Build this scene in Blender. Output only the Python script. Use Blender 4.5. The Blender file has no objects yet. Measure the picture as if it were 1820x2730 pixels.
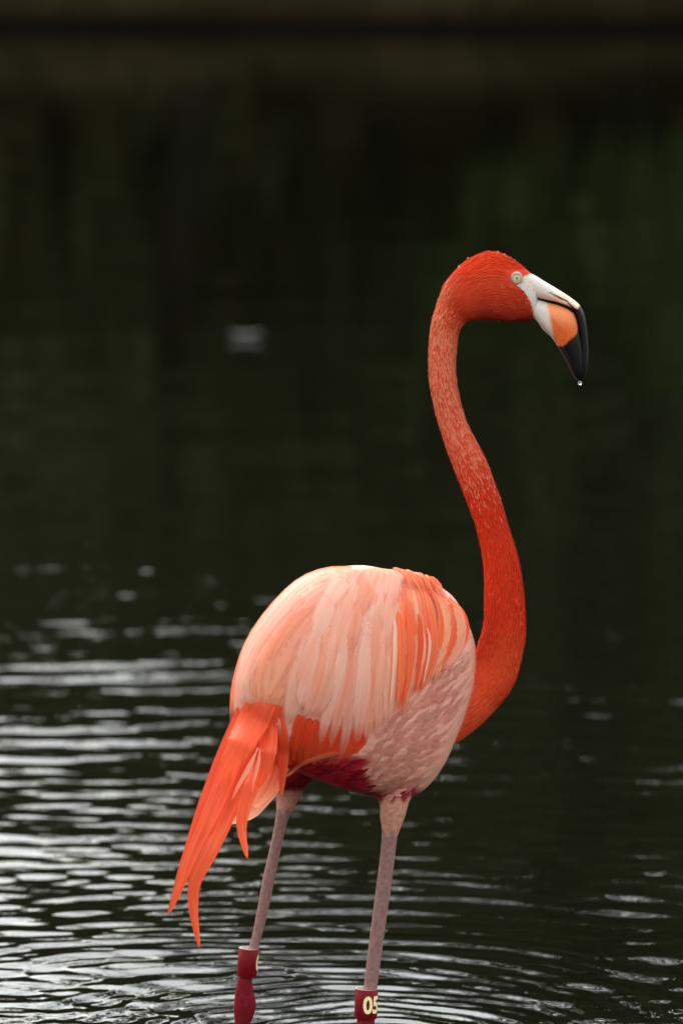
import bpy, bmesh, math, random
import numpy as np
from mathutils import Vector, Matrix
from mathutils.bvhtree import BVHTree
from mathutils.kdtree import KDTree

random.seed(7)
RNG = np.random.default_rng(7)
scene = bpy.context.scene
COL = scene.collection

# ------------------------------------------------------------------ camera
CAM_H, CAM_Y = 1.35, -7.0
F_PX = 19444.0                       # focal length in pixels of the 1820x2730 photograph
PITCH = 0.1189
cam_d = bpy.data.cameras.new('camera')
cam_d.sensor_fit = 'VERTICAL'
cam_d.sensor_height = 36.0
cam_d.sensor_width = 24.0
cam_d.lens = F_PX / 2730.0 * 36.0
cam_d.clip_start = 0.1
cam_d.clip_end = 2000.0
cam_d.dof.use_dof = True
cam_d.dof.focus_distance = 7.06
cam_d.dof.aperture_fstop = 7.4
cam = bpy.data.objects.new('camera', cam_d)
COL.objects.link(cam)
cam.location = (0, CAM_Y, CAM_H)
cam.rotation_euler = (math.pi / 2 - PITCH, 0, 0)
scene.camera = cam

# ------------------------------------------------------------------ sky, sun, exposure
SUN_EL, SUN_AZ = math.radians(50), math.radians(335)      # azimuth clockwise from +Y
world = bpy.data.worlds.new('World')
scene.world = world
world.use_nodes = True
nt = world.node_tree
nt.nodes.clear()
sky = nt.nodes.new('ShaderNodeTexSky')
sky.sky_type = 'NISHITA'
sky.sun_disc = False
sky.sun_elevation = SUN_EL
sky.sun_rotation = SUN_AZ
sky.dust_density = 2.0
sky.air_density = 2.3
sky.ozone_density = 1.0
hsv = nt.nodes.new('ShaderNodeHueSaturation')            # overcast: the blue is washed out by cloud
hsv.inputs['Saturation'].default_value = 0.40
bg = nt.nodes.new('ShaderNodeBackground')
bg.inputs['Strength'].default_value = 0.15
out = nt.nodes.new('ShaderNodeOutputWorld')
nt.links.new(sky.outputs[0], hsv.inputs['Color'])
nt.links.new(hsv.outputs[0], bg.inputs['Color'])
nt.links.new(bg.outputs[0], out.inputs['Surface'])

sun_d = bpy.data.lights.new('sun', 'SUN')
sun_d.energy = 0.5
sun_d.angle = math.radians(25)
sun_d.color = (1.0, 0.95, 0.88)
sun = bpy.data.objects.new('sun', sun_d)
COL.objects.link(sun)
sdir = Vector((math.sin(SUN_AZ) * math.cos(SUN_EL), math.cos(SUN_AZ) * math.cos(SUN_EL), math.sin(SUN_EL)))
sun.rotation_euler = sdir.to_track_quat('Z', 'Y').to_euler()
sun.location = sdir * 30

vs = scene.view_settings
vs.view_transform = 'Standard'
vs.look = 'None'
vs.exposure = 1.65
vs.gamma = 1.0
vs.use_curve_mapping = False
scene.render.engine = 'CYCLES'
scene.cycles.use_denoising = True
scene.cycles.max_bounces = 8
scene.cycles.transparent_max_bounces = 24
scene.cycles.sample_clamp_indirect = 4.0

# ------------------------------------------------------------------ helpers
def lin(r, g, b, k=1.0):
    def f(c):
        c = c / 255.0
        return (c / 12.92 if c <= 0.04045 else ((c + 0.055) / 1.055) ** 2.4) * k
    return np.array([f(r), f(g), f(b)])

CAM = np.array([0, CAM_Y, CAM_H])
FW = np.array([0, math.cos(PITCH), -math.sin(PITCH)])
UP = np.array([0, math.sin(PITCH), math.cos(PITCH)])
RT = np.array([1.0, 0, 0])

def ray(p):
    return FW + RT * (p[0] - 910) / F_PX + UP * (1365 - p[1]) / F_PX

def P(p, depth):
    """photo pixel + the depth (world y) of the bird part it lies on -> world point"""
    d = ray(p)
    return CAM + d * ((depth - CAM_Y) / d[1])

def to_px(v):
    w = np.asarray(v) - CAM
    z = w @ FW
    return np.stack([910 + F_PX * (w @ RT) / z, 1365 - F_PX * (w @ UP) / z], -1)

def Z0(x, y): return (x * 1.1607, y * 1.1607)
def Z1(x, y): return (1100 + x / 3.0154, 620 + y / 3.0154)
def Z2(x, y): return (560 + x / 1.742, 1460 + y / 1.742)
def Z3(x, y): return (420 + x / 2.24, 1850 + y / 2.24)
def Z4(x, y): return (560 + x / 2.613, 2430 + y / 2.613)

def catmull(pts, n):
    """n samples, even in parameter, through the control points (rows)"""
    pts = np.asarray(pts, float)
    k = len(pts)
    if k == 2:
        t = np.linspace(0, 1, n)[:, None]
        return pts[0] * (1 - t) + pts[1] * t
    ext = np.vstack([2 * pts[0] - pts[1], pts, 2 * pts[-1] - pts[-2]])
    t = np.linspace(0, k - 1, n)
    i = np.minimum(t.astype(int), k - 2)
    f = (t - i)[:, None]
    p0, p1, p2, p3 = ext[i], ext[i + 1], ext[i + 2], ext[i + 3]
    return 0.5 * ((2 * p1) + (-p0 + p2) * f + (2 * p0 - 5 * p1 + 4 * p2 - p3) * f ** 2 + (-p0 + 3 * p1 - 3 * p2 + p3) * f ** 3)

def lerpline(line, t):
    line = np.asarray(line, float)
    s = t * (len(line) - 1)
    i = min(int(s), len(line) - 2)
    return line[i] * (1 - (s - i)) + line[i + 1] * (s - i)

def in_poly(pts, poly):
    pts = np.asarray(pts, float)
    poly = np.asarray(poly, float)
    x, y = pts[:, 0], pts[:, 1]
    inside = np.zeros(len(pts), bool)
    j = len(poly) - 1
    for i in range(len(poly)):
        xi, yi = poly[i]; xj, yj = poly[j]
        c = ((yi > y) != (yj > y)) & (x < (xj - xi) * (y - yi) / (yj - yi + 1e-12) + xi)
        inside ^= c
        j = i
    return inside

def dist_line(pts, line):
    pts = np.asarray(pts, float)
    d = np.full(len(pts), 1e9)
    for a, b in zip(line[:-1], line[1:]):
        a = np.array(a, float); b = np.array(b, float)
        t = np.clip(((pts - a) @ (b - a)) / ((b - a) @ (b - a)), 0, 1)
        d = np.minimum(d, np.linalg.norm(pts - (a + t[:, None] * (b - a)), axis=1))
    return d

def mesh_np(name, v, f, smooth=True):
    """mesh from numpy vertices and equal-length faces"""
    v = np.asarray(v, np.float32); f = np.asarray(f, np.int32)
    me = bpy.data.meshes.new(name)
    me.vertices.add(len(v)); me.vertices.foreach_set('co', v.ravel())
    k = f.shape[1]
    me.loops.add(f.size); me.loops.foreach_set('vertex_index', f.ravel())
    me.polygons.add(len(f))
    me.polygons.foreach_set('loop_start', np.arange(len(f), dtype=np.int32) * k)
    me.polygons.foreach_set('loop_total', np.full(len(f), k, np.int32))
    me.update(calc_edges=True)
    me.validate()
    if smooth:
        me.polygons.foreach_set('use_smooth', np.ones(len(me.polygons), bool))
    return me

def set_color(me, rgb, alpha=None, name='Col'):
    a = me.color_attributes.new(name, 'FLOAT_COLOR', 'POINT')
    c = np.ones((len(me.vertices), 4), np.float32)
    c[:, :3] = rgb
    if alpha is not None: c[:, 3] = alpha
    a.data.foreach_set('color', c.ravel())

def set_vec(me, vec, name='flow'):
    a = me.attributes.new(name, 'FLOAT_VECTOR', 'POINT')
    a.data.foreach_set('vector', np.asarray(vec, np.float32).ravel())

def link(name, me, parent=None, mat=None):
    o = bpy.data.objects.new(name, me)
    COL.objects.link(o)
    if parent: o.parent = parent
    if mat:
        me.materials.clear(); me.materials.append(mat)
    return o

def tag(o, label=None, cat=None, group=None, kind=None):
    if label: o['label'] = label
    if cat: o['category'] = cat
    if group: o['group'] = group
    if kind: o['kind'] = kind
    return o

def grid_faces(n, m, wrap=False):
    i = np.arange(n - 1)[:, None]
    j = np.arange(m if wrap else m - 1)[None, :]
    j2 = (j + 1) % m
    return np.stack([i * m + j + 0 * j, i * m + j2, (i + 1) * m + j2, (i + 1) * m + j + 0 * j], -1).reshape(-1, 4)

def loft(stations, n, m, power=2.0):
    """stations: (outer px, inner px, depth, depth radius).  Returns verts (n*m), faces, u (m), v (angle)."""
    ctl = np.array([[*s[0], *s[1], s[2], s[3]] for s in stations], float)
    st = catmull(ctl, n)
    th = np.linspace(0, 2 * math.pi, m, endpoint=False) + math.pi / 2      # seam on the far side
    cs, sn = np.cos(th), np.sin(th)
    c2 = np.sign(cs) * np.abs(cs) ** (2 / power); s2 = np.sign(sn) * np.abs(sn) ** (2 / power)
    V = np.zeros((n, m, 3)); cen = np.zeros((n, 3)); rad = np.zeros(n)
    for k in range(n):
        O = P(st[k, 0:2], st[k, 4]); I = P(st[k, 2:4], st[k, 4])
        c = (O + I) / 2; e = (O - I) / 2
        cen[k] = c; rad[k] = np.linalg.norm(e)
        V[k] = c + c2[:, None] * e + s2[:, None] * np.array([0, max(st[k, 5], 1e-4), 0])
    u = np.concatenate([[0], np.cumsum(np.linalg.norm(np.diff(cen, axis=0), axis=1))])
    U = np.repeat(u[:, None], m, 1)
    W = (th - math.pi / 2 - math.pi)[None, :] * rad[:, None]
    verts = V.reshape(-1, 3)
    faces = grid_faces(n, m, True).tolist()
    a = len(verts)
    verts = np.vstack([verts, cen[0], cen[-1]])
    for j in range(m):
        faces.append([a, (j + 1) % m, j]); faces.append([a + 1, (n - 1) * m + j, (n - 1) * m + (j + 1) % m])
    flow = np.stack([U, W, 0 * U], -1).reshape(-1, 3)
    flow = np.vstack([flow, [u[0], 0, 0], [u[-1], 0, 0]])
    t = np.repeat(np.linspace(0, 1, n)[:, None], m, 1).reshape(-1)
    t = np.concatenate([t, [0, 1]])
    return verts, faces, flow, t

def nodes(name):
    m = bpy.data.materials.new(name)
    m.use_nodes = True
    n = m.node_tree.nodes
    n.clear()
    o = n.new('ShaderNodeOutputMaterial')
    b = n.new('ShaderNodeBsdfPrincipled')
    m.node_tree.links.new(b.outputs[0], o.inputs['Surface'])
    return m, n, m.node_tree.links, b, o

def mapped_noise(n, l, vec, scale, detail=3.0, rough=0.55, sc=1.0):
    mp = n.new('ShaderNodeVectorMath'); mp.operation = 'MULTIPLY'
    mp.inputs[1].default_value = scale
    l.new(vec, mp.inputs[0])
    t = n.new('ShaderNodeTexNoise')
    t.inputs['Scale'].default_value = sc
    t.inputs['Detail'].default_value = detail
    t.inputs['Roughness'].default_value = rough
    l.new(mp.outputs[0], t.inputs['Vector'])
    return t.outputs['Fac']

def ramp(n, l, fac, a, b, va=0.0, vb=1.0):
    r = n.new('ShaderNodeMapRange')
    r.inputs['From Min'].default_value = a; r.inputs['From Max'].default_value = b
    r.inputs['To Min'].default_value = va; r.inputs['To Max'].default_value = vb
    l.new(fac, r.inputs['Value'])
    return r.outputs[0]

def mixc(n, l, fac, a, b, mode='MIX'):
    x = n.new('ShaderNodeMix'); x.data_type = 'RGBA'; x.blend_type = mode
    for sock, val in ((x.inputs[0], fac), (x.inputs[6], a), (x.inputs[7], b)):
        if hasattr(val, 'is_output'): l.new(val, sock)
        elif isinstance(val, (int, float)): sock.default_value = val
        else: sock.default_value = (*val, 1.0)
    return x.outputs[2]

def attr(n, name):
    a = n.new('ShaderNodeAttribute'); a.attribute_name = name
    return a

def bump(n, l, h, b, strength, dist):
    k = n.new('ShaderNodeBump')
    k.inputs['Strength'].default_value = strength
    k.inputs['Distance'].default_value = dist
    l.new(h, k.inputs['Height'])
    l.new(k.outputs[0], b.inputs['Normal'])

# ------------------------------------------------------------------ materials
def mat_plumage():
    """small body, neck and head feathers: vertex colour + pale flecks along the feather flow"""
    m, n, l, b, o = nodes('plumage')
    c = attr(n, 'Col'); f = attr(n, 'flow')
    fl = mapped_noise(n, l, f.outputs['Vector'], (120, 330, 1), 3.0, 0.6)
    fleck = ramp(n, l, fl, 0.40, 0.72)
    k = n.new('ShaderNodeMath'); k.operation = 'MULTIPLY'
    l.new(fleck, k.inputs[0]); l.new(c.outputs['Alpha'], k.inputs[1])
    col = mixc(n, l, k.outputs[0], c.outputs['Color'], tuple(lin(240, 160, 130)))
    fine = mapped_noise(n, l, f.outputs['Vector'], (110, 620, 1), 4, 0.65)
    fr = ramp(n, l, fine, 0.3, 0.7, 0.56, 1.26)
    cm = n.new('ShaderNodeCombineColor')
    for i in range(3): l.new(fr, cm.inputs[i])
    col = mixc(n, l, 0.75, col, cm.outputs[0], 'MULTIPLY')
    l.new(col, b.inputs['Base Color'])
    b.inputs['Roughness'].default_value = 0.62
    b.inputs['Specular IOR Level'].default_value = 0.04
    b.inputs['Sheen Weight'].default_value = 0.03
    b.inputs['Sheen Tint'].default_value = (*lin(255, 150, 110), 1)
    bump(n, l, fine, b, 0.5, 0.0012)
    return m

def mat_feather(name='vane', tr=0.34, nw=0.4, lo=0.22, hi=0.95, bc=(0.87, 1.06)):
    m, n, l, b, o = nodes(name)
    c = attr(n, 'Col'); f = attr(n, 'flow')
    barb = mapped_noise(n, l, f.outputs['Vector'], (20, 420, 9.7), 3, 0.6)
    soft = mapped_noise(n, l, f.outputs['Vector'], (14, 170, 3.3), 2, 0.5)
    r1 = ramp(n, l, barb, 0.3, 0.7, *bc)
    cm = n.new('ShaderNodeCombineColor')
    for i in range(3): l.new(r1, cm.inputs[i])
    col = mixc(n, l, 0.7, c.outputs['Color'], cm.outputs[0], 'MULTIPLY')
    st = ramp(n, l, soft, 0.45, 0.75, 0, 0.26)
    col = mixc(n, l, st, col, tuple(lin(250, 150, 105)), 'MULTIPLY')
    l.new(col, b.inputs['Base Color'])
    b.inputs['Roughness'].default_value = 0.58
    b.inputs['Specular IOR Level'].default_value = 0.25
    bump(n, l, barb, b, 0.35, 0.0008)
    t = n.new('ShaderNodeBsdfTranslucent'); l.new(col, t.inputs['Color'])
    mx = n.new('ShaderNodeMixShader'); mx.inputs[0].default_value = tr
    l.new(b.outputs[0], mx.inputs[1]); l.new(t.outputs[0], mx.inputs[2])
    # loose barbs: the vane thins out towards its margin
    ed = n.new('ShaderNodeMath'); ed.operation = 'MULTIPLY_ADD'
    l.new(barb, ed.inputs[0]); ed.inputs[1].default_value = nw; l.new(c.outputs['Alpha'], ed.inputs[2])
    al = ramp(n, l, ed.outputs[0], lo, hi)
    tp = n.new('ShaderNodeBsdfTransparent')
    m2 = n.new('ShaderNodeMixShader')
    l.new(al, m2.inputs[0]); l.new(tp.outputs[0], m2.inputs[1]); l.new(mx.outputs[0], m2.inputs[2])
    l.new(m2.outputs[0], o.inputs['Surface'])
    return m

def mat_vcol(name, rough, spec=0.5, nscale=(300, 300, 300), amount=0.2, bs=0.15, sss=0.0):
    m, n, l, b, o = nodes(name)
    c = attr(n, 'Col')
    tc = n.new('ShaderNodeTexCoord')
    no = mapped_noise(n, l, tc.outputs['Object'], nscale, 3)
    r = ramp(n, l, no, 0.3, 0.7, 1 - amount, 1 + amount)
    cm = n.new('ShaderNodeCombineColor')
    for i in range(3): l.new(r, cm.inputs[i])
    col = mixc(n, l, 1.0, c.outputs['Color'], cm.outputs[0], 'MULTIPLY')
    l.new(col, b.inputs['Base Color'])
    b.inputs['Roughness'].default_value = rough
    b.inputs['Specular IOR Level'].default_value = spec
    if sss:
        b.inputs['Subsurface Weight'].default_value = sss
        b.inputs['Subsurface Radius'].default_value = (0.004, 0.002, 0.001)
    bump(n, l, no, b, bs, 0.0008)
    return m

def mat_plain(name, rgb, rough=0.5, spec=0.5, nscale=40, amount=0.25, bs=0.3, bd=0.01):
    m, n, l, b, o = nodes(name)
    tc = n.new('ShaderNodeTexCoord')
    no = mapped_noise(n, l, tc.outputs['Object'], (nscale,) * 3, 5)
    r = ramp(n, l, no, 0.3, 0.7, 1 - amount, 1 + amount)
    cm = n.new('ShaderNodeCombineColor')
    for i in range(3): l.new(r, cm.inputs[i])
    col = mixc(n, l, 1.0, tuple(rgb), cm.outputs[0], 'MULTIPLY')
    l.new(col, b.inputs['Base Color'])
    b.inputs['Roughness'].default_value = rough
    b.inputs['Specular IOR Level'].default_value = spec
    if bs: bump(n, l, no, b, bs, bd)
    return m

M_PLUM = mat_plumage()
M_VANE = mat_feather()
M_TAIL = mat_feather('tail_vane', 0.36, 0.85, 0.42, 0.85, (0.70, 1.12))
M_DOWN = mat_feather('soft_contour_feather', 0.4, 0.2, 0.05, 0.8, (0.92, 1.05))
M_BILL = mat_vcol('bill_horn', 0.36, 0.32, (260, 260, 700), 0.07, 0.12)
M_EYE = mat_plain('eye_gloss', (0.02, 0.02, 0.02), 0.08, 0.6, 100, 0.05, 0)
M_IRIS = mat_vcol('iris', 0.12, 0.5, (900, 900, 900), 0.1, 0.0)
M_LID = mat_vcol('eyelid_skin', 0.5, 0.4, (700, 700, 700), 0.1, 0.3)
M_BAND = mat_plain('red_plastic_band', lin(112, 9, 18), 0.5, 0.15, 260, 0.18, 0.2, 0.0006)
M_RIM = mat_plain('band_core', lin(205, 190, 180), 0.5, 0.4, 200, 0.1, 0.1, 0.0005)
M_DIGIT = mat_plain('band_numeral', lin(240, 224, 170), 0.5, 0.4, 500, 0.08, 0.0)

def mat_drop():
    m, n, l, b, o = nodes('clear_water')
    b.inputs['Base Color'].default_value = (1, 1, 1, 1)
    b.inputs['Roughness'].default_value = 0.0
    b.inputs['IOR'].default_value = 1.33
    b.inputs['Transmission Weight'].default_value = 1.0
    return m
M_DROP = mat_drop()

def mat_water():
    m, n, l, b, o = nodes('pond_water')
    tc = n.new('ShaderNodeTexCoord')
    murk = mapped_noise(n, l, tc.outputs['Object'], (0.7, 0.7, 0.7), 3)
    l.new(mixc(n, l, murk, (0.0022, 0.0025, 0.0010), (0.0045, 0.0042, 0.0020)), b.inputs['Base Color'])
    b.inputs['Roughness'].default_value = 0.02
    b.inputs['IOR'].default_value = 1.333
    fine = mapped_noise(n, l, tc.outputs['Object'], (22, 38, 1), 2, 0.5)
    bump(n, l, fine, b, 0.06, 0.004)
    return m
M_WATER = mat_water()

def mat_ground():
    m, n, l, b, o = nodes('bank_soil')
    g = n.new('ShaderNodeNewGeometry')
    sep = n.new('ShaderNodeSeparateXYZ'); l.new(g.outputs['Position'], sep.inputs[0])
    a = mapped_noise(n, l, g.outputs['Position'], (1.3, 1.3, 1.3), 6, 0.6)
    c = mapped_noise(n, l, g.outputs['Position'], (14, 14, 14), 5, 0.65)
    col = mixc(n, l, ramp(n, l, a, 0.4, 0.62), (0.016, 0.0115, 0.0055), (0.034, 0.025, 0.012))
    col = mixc(n, l, ramp(n, l, c, 0.45, 0.7), col, (0.010, 0.0075, 0.004))
    wet_shade = ramp(n, l, sep.outputs['Z'], 0.02, 0.075)           # waterline shade painted into the damp mud colour
    col = mixc(n, l, wet_shade, (0.005, 0.004, 0.003), col)
    l.new(col, b.inputs['Base Color'])
    b.inputs['Roughness'].default_value = 1.0
    b.inputs['Specular IOR Level'].default_value = 0.0
    bump(n, l, c, b, 0.8, 0.04)
    return m

def mat_leaf(name, c1, c2):
    m, n, l, b, o = nodes(name)
    oi = attr(n, 'Col')
    col = mixc(n, l, oi.outputs['Fac'], tuple(c1), tuple(c2))
    l.new(col, b.inputs['Base Color'])
    b.inputs['Roughness'].default_value = 0.6
    b.inputs['Specular IOR Level'].default_value = 0.05
    t = n.new('ShaderNodeBsdfTranslucent'); l.new(col, t.inputs['Color'])
    mx = n.new('ShaderNodeMixShader'); mx.inputs[0].default_value = 0.05
    l.new(b.outputs[0], mx.inputs[1]); l.new(t.outputs[0], mx.inputs[2])
    l.new(mx.outputs[0], o.inputs['Surface'])
    return m
M_LEAF_DARK = mat_leaf('dark_leaf', (0.022, 0.027, 0.010), (0.047, 0.055, 0.021))
M_LEAF_GREEN = mat_leaf('green_leaf', (0.022, 0.042, 0.010), (0.045, 0.075, 0.020))
M_LEAF_OLIVE = mat_leaf('olive_leaf', (0.06, 0.058, 0.024), (0.11, 0.10, 0.045))
M_LEAF_RUST = mat_leaf('rust_leaf', (0.10, 0.035, 0.018), (0.17, 0.065, 0.030))
M_BARK = mat_plain('bark', (0.009, 0.008, 0.006), 1.0, 0.0, 18, 0.4, 0.8, 0.03)

# ------------------------------------------------------------------ ground and pond
def smooth01(x): x = np.clip(x, 0, 1); return x * x * (3 - 2 * x)

def pond_r(x, y):
    wob = 0.012 * np.sin(x * 0.9 + 0.4) + 0.008 * np.sin(x * 2.3 + y * 0.7) + 0.02 * np.sin(np.arctan2(y - 6.5, x) * 3)
    wob = wob * np.clip(np.abs(x) / 3.0, 0.15, 1)
    return (np.abs(x / 22) ** 2.4 + np.abs((y - 6.5) / 12) ** 2.4) ** (1 / 2.4) + wob

def ground_z(x, y):
    r = pond_r(x, y)
    t = np.clip((r - 0.992) / 0.022, 0, 1); t = t * t * (3 - 2 * t)
    z = -0.32 + t * 0.50
    z = z + np.clip(r - 1.01, 0, 3) * 1.2
    z = z + t * 0.05 * (np.sin(x * 1.7) * np.cos(y * 1.9) + 0.6 * np.sin(x * 4.1 + y * 3.3))
    return z

def axis(parts):
    a = [np.arange(s, e, d) for s, e, d in parts]
    return np.unique(np.round(np.concatenate(a), 5))

gx = axis([(-400, -40, 30), (-40, -6, 1.0), (-6, 6, 0.1), (6, 40, 1.0), (40, 401, 30)])
gy = axis([(-300, -20, 25), (-20, 17.5, 0.5), (17.5, 20.5, 0.04), (20.5, 40, 0.5), (40, 401, 30)])
X, Y = np.meshgrid(gx, gy, indexing='ij')
Vv = np.stack([X, Y, ground_z(X, Y)], -1).reshape(-1, 3)
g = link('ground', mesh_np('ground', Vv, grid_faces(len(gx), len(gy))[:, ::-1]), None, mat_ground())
tag(g, 'brown bare soil bank with dark edge of damp mud and painted shade beyond the pond', kind='structure')

# legs enter the water here
LEG_N = P((962, 2772), -0.015)[:2]
LEG_F = P((752 - 118, 2790), 0.045)[:2]

def wave_z(x, y):
    rg = np.random.default_rng(3)
    z = np.zeros_like(x)
    # slow noise used as an envelope, so that the chop comes in patches
    env = np.zeros_like(x)
    for k in range(10):
        a = rg.uniform(0, 6.28); f = rg.uniform(1.0, 3.5)
        env += np.sin(x * f * math.cos(a) * 1.2 + y * f * math.sin(a) * 0.8 + rg.uniform(0, 6.28))
    env = np.clip(0.75 + 0.22 * env, 0.2, 1.6)
    d = np.clip((y + 0.5), 0, 40)
    fall = 1.0 / (1.0 + (d / 2.85) ** 6)
    far_w = smooth01((d - 1.2) / 1.6)
    # wind chop, crests roughly along x
    wx = x + 0.02 * np.sin(y * 5 + x * 3); wy = y + 0.02 * np.sin(x * 7 + y * 2)
    for k in range(30):                                   # middle distance: short-crested
        lam = rg.uniform(0.040, 0.105)
        a = math.pi / 2 + rg.normal(0, 0.36)
        kk = 2 * math.pi / lam
        z += 0.0172 * lam / 6.28 * env * fall * (1 - 0.94 * far_w) * np.sin(kk * (wx * math.cos(a) + wy * math.sin(a)) + rg.uniform(0, 6.28))
    for k in range(16):                                   # farther off: long-crested
        lam = rg.uniform(0.07, 0.14)
        a = math.pi / 2 + rg.normal(0, 0.13)
        kk = 2 * math.pi / lam
        z += 0.0185 * lam / 6.28 * env * fall * (0.25 + 0.75 * far_w) * np.sin(kk * (wx * math.cos(a) + wy * math.sin(a)) + rg.uniform(0, 6.28))
    # short chop close to the bird
    near_f = np.exp(-np.clip(y + 0.3, 0, 40) / 2.4)
    for k in range(34):
        lam = rg.uniform(0.022, 0.05)
        a = math.pi / 2 + rg.normal(0, 0.36)
        kk = 2 * math.pi / lam
        z += 0.0180 * lam / 6.28 * env * near_f * np.sin(kk * (wx * math.cos(a) + wy * math.sin(a)) + rg.uniform(0, 6.28))
    # long weak swell everywhere
    for k in range(12):
        lam = rg.uniform(0.25, 0.8)
        a = math.pi / 2 + rg.normal(0, 0.5)
        kk = 2 * math.pi / lam
        z += 0.0040 * lam / 6.28 * np.sin(kk * (wx * math.cos(a) + wy * math.sin(a)) + rg.uniform(0, 6.28)) * (0.45 + fall)
    # rings running out from the wading legs
    for (cx, cy), ph, s in ((LEG_N, 0.0, 1.0), (LEG_F, 1.7, 0.8)):
        dx, dy = x - cx, y - cy
        r = np.sqrt(dx * dx + dy * dy) + 1e-4
        th = np.arctan2(dy, dx)
        rr = r * (1 + 0.02 * np.sin(3 * th + ph) + 0.012 * np.sin(7 * th + 2 * ph)) + 0.003 * np.sin(x * 40 + y * 23)
        lam = 0.023 + 0.014 * np.clip(r / 1.2, 0, 1)
        band = 0.55 + 0.45 * np.sin(rr * 9.0 + ph * 2 + 0.6 * np.sin(th * 2))
        A = s * 0.00090 * np.exp(-r / 0.60) * np.clip(r / 0.03, 0, 1) * band
        z += A * np.sin(2 * math.pi * rr / lam + ph)
        z += s * 0.0007 * np.exp(-r / 0.8) * np.sin(2 * math.pi * rr / 0.085 + ph)
    return z

wx_ = axis([(-26, -3, 1.0), (-3, -1.2, 0.05), (-1.2, 1.2, 0.0085), (1.2, 3, 0.05), (3, 27, 1.0)])
wy_ = axis([(-6, -1.6, 0.1), (-1.6, -0.6, 0.02), (-0.6, 1.6, 0.0034), (1.6, 4.0, 0.007), (4.0, 9, 0.016), (9, 19.2, 0.05)])
X, Y = np.meshgrid(wx_, wy_, indexing='ij')
edge = np.clip((3.0 - np.abs(X)) / 1.6, 0, 1)
Zw = wave_z(X, Y) * edge
Vv = np.stack([X, Y, Zw], -1).reshape(-1, 3)
w = link('water', mesh_np('water', Vv, grid_faces(len(wx_), len(wy_))[:, ::-1]), None, M_WATER)
tag(w, 'dark rippled pond water with white sky reflections', kind='structure')

# ------------------------------------------------------------------ far bank vegetation
def tube(path, radii, m=8):
    path = np.asarray(path, float)
    n = len(path)
    T = np.gradient(path, axis=0); T /= np.linalg.norm(T, axis=1)[:, None] + 1e-9
    ref = np.array([1.0, 0.13, 0.05])
    V = []
    for k in range(n):
        a = np.cross(T[k], ref); a /= np.linalg.norm(a) + 1e-9
        b = np.cross(T[k], a)
        th = np.linspace(0, 2 * math.pi, m, endpoint=False)
        V.append(path[k] + radii[k] * (np.cos(th)[:, None] * a + np.sin(th)[:, None] * b))
    return np.vstack(V), grid_faces(n, m, True)

def leaves_mesh(name, centers, radii, per, size, seed, squash=0.8):
    """leaf-sized folded quads spread through clumps"""
    rg = np.random.default_rng(seed)
    V = []; Fc = []; C = []
    k = 0
    pers = per if isinstance(per, list) else [per] * len(radii)
    for c, r, pk in zip(centers, radii, pers):
        cnt = int(pk * (r ** 2))
        d = rg.normal(size=(cnt, 3)); d /= np.linalg.norm(d, axis=1)[:, None]
        p = np.array(c) + d * (r * rg.uniform(0.25, 1.0, (cnt, 1)) ** 0.6) * np.array([1, 1, squash])
        tone = rg.uniform(0, 1)
        for q in p:
            a = rg.normal(size=3); a /= np.linalg.norm(a)
            b = np.cross(a, rg.normal(size=3)); b /= np.linalg.norm(b) + 1e-9
            L = size * rg.uniform(0.6, 1.3); W = L * 0.42
            V += [q - a * L * .5, q + b * W * .5 - a * L * 0.05, q + a * L * .5, q - b * W * .5 - a * L * 0.05]
            Fc.append([k, k + 1, k + 2, k + 3]); k += 4
            t = np.clip(tone * 0.6 + rg.uniform(0, 0.4), 0, 1)
            C += [t] * 4
    me = mesh_np(name, V, Fc, False)
    set_color(me, np.repeat(np.array(C)[:, None], 3, 1))
    return me

def merge(parts):
    V = []; Fc = []; o = 0
    for v, f in parts:
        V.append(v); Fc.append(np.asarray(f) + o); o += len(v)
    return np.vstack(V), np.vstack(Fc)

def make_tree_meshes(h, seed, spread, leafsize=0.16, per=330):
    rg = np.random.default_rng(seed)
    parts = []
    n = 9
    zz = np.linspace(0, h * 0.72, n)
    path = np.stack([0.18 * np.sin(zz * 0.6 + seed), 0.15 * np.cos(zz * 0.5 + seed) - 0.15, zz - 0.15], -1)
    rad = np.linspace(0.16, 0.05, n) * (h / 8 if h > 5 else 0.62); rad[0] *= 1.35
    parts.append(tube(path, rad, 9))
    cen = []; rr = []
    for k in range(11):
        s = rg.uniform(0.22, 0.98)
        p0 = path[int(s * (n - 1))]
        a = rg.uniform(0, 6.28); L = spread * rg.uniform(0.5, 1.0) * (1.15 - 0.5 * s)
        p2 = p0 + np.array([math.cos(a) * L, math.sin(a) * L, L * rg.uniform(0.25, 0.7)])
        p1 = (p0 + p2) / 2 + np.array([0, 0, -0.08 * L])
        parts.append(tube(catmull([p0, p1, p2], 6), np.linspace(0.045, 0.012, 6), 6))
        cen += [p2, p1 + rg.normal(0, 0.25, 3)]
        rr += [rg.uniform(0.75, 1.15) * spread * 0.5, rg.uniform(0.5, 0.8) * spread * 0.5]
    for k in range(6):
        cen.append(path[-1] + np.array([rg.normal(0, spread * 0.3), rg.normal(0, spread * 0.3), rg.uniform(-0.3, 0.28) * h]))
        rr.append(rg.uniform(0.6, 0.95) * spread * 0.5)
    v, f = merge(parts)
    return mesh_np('trunk', v, f), leaves_mesh('crown', cen, rr, per, leafsize, seed + 50)

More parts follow.
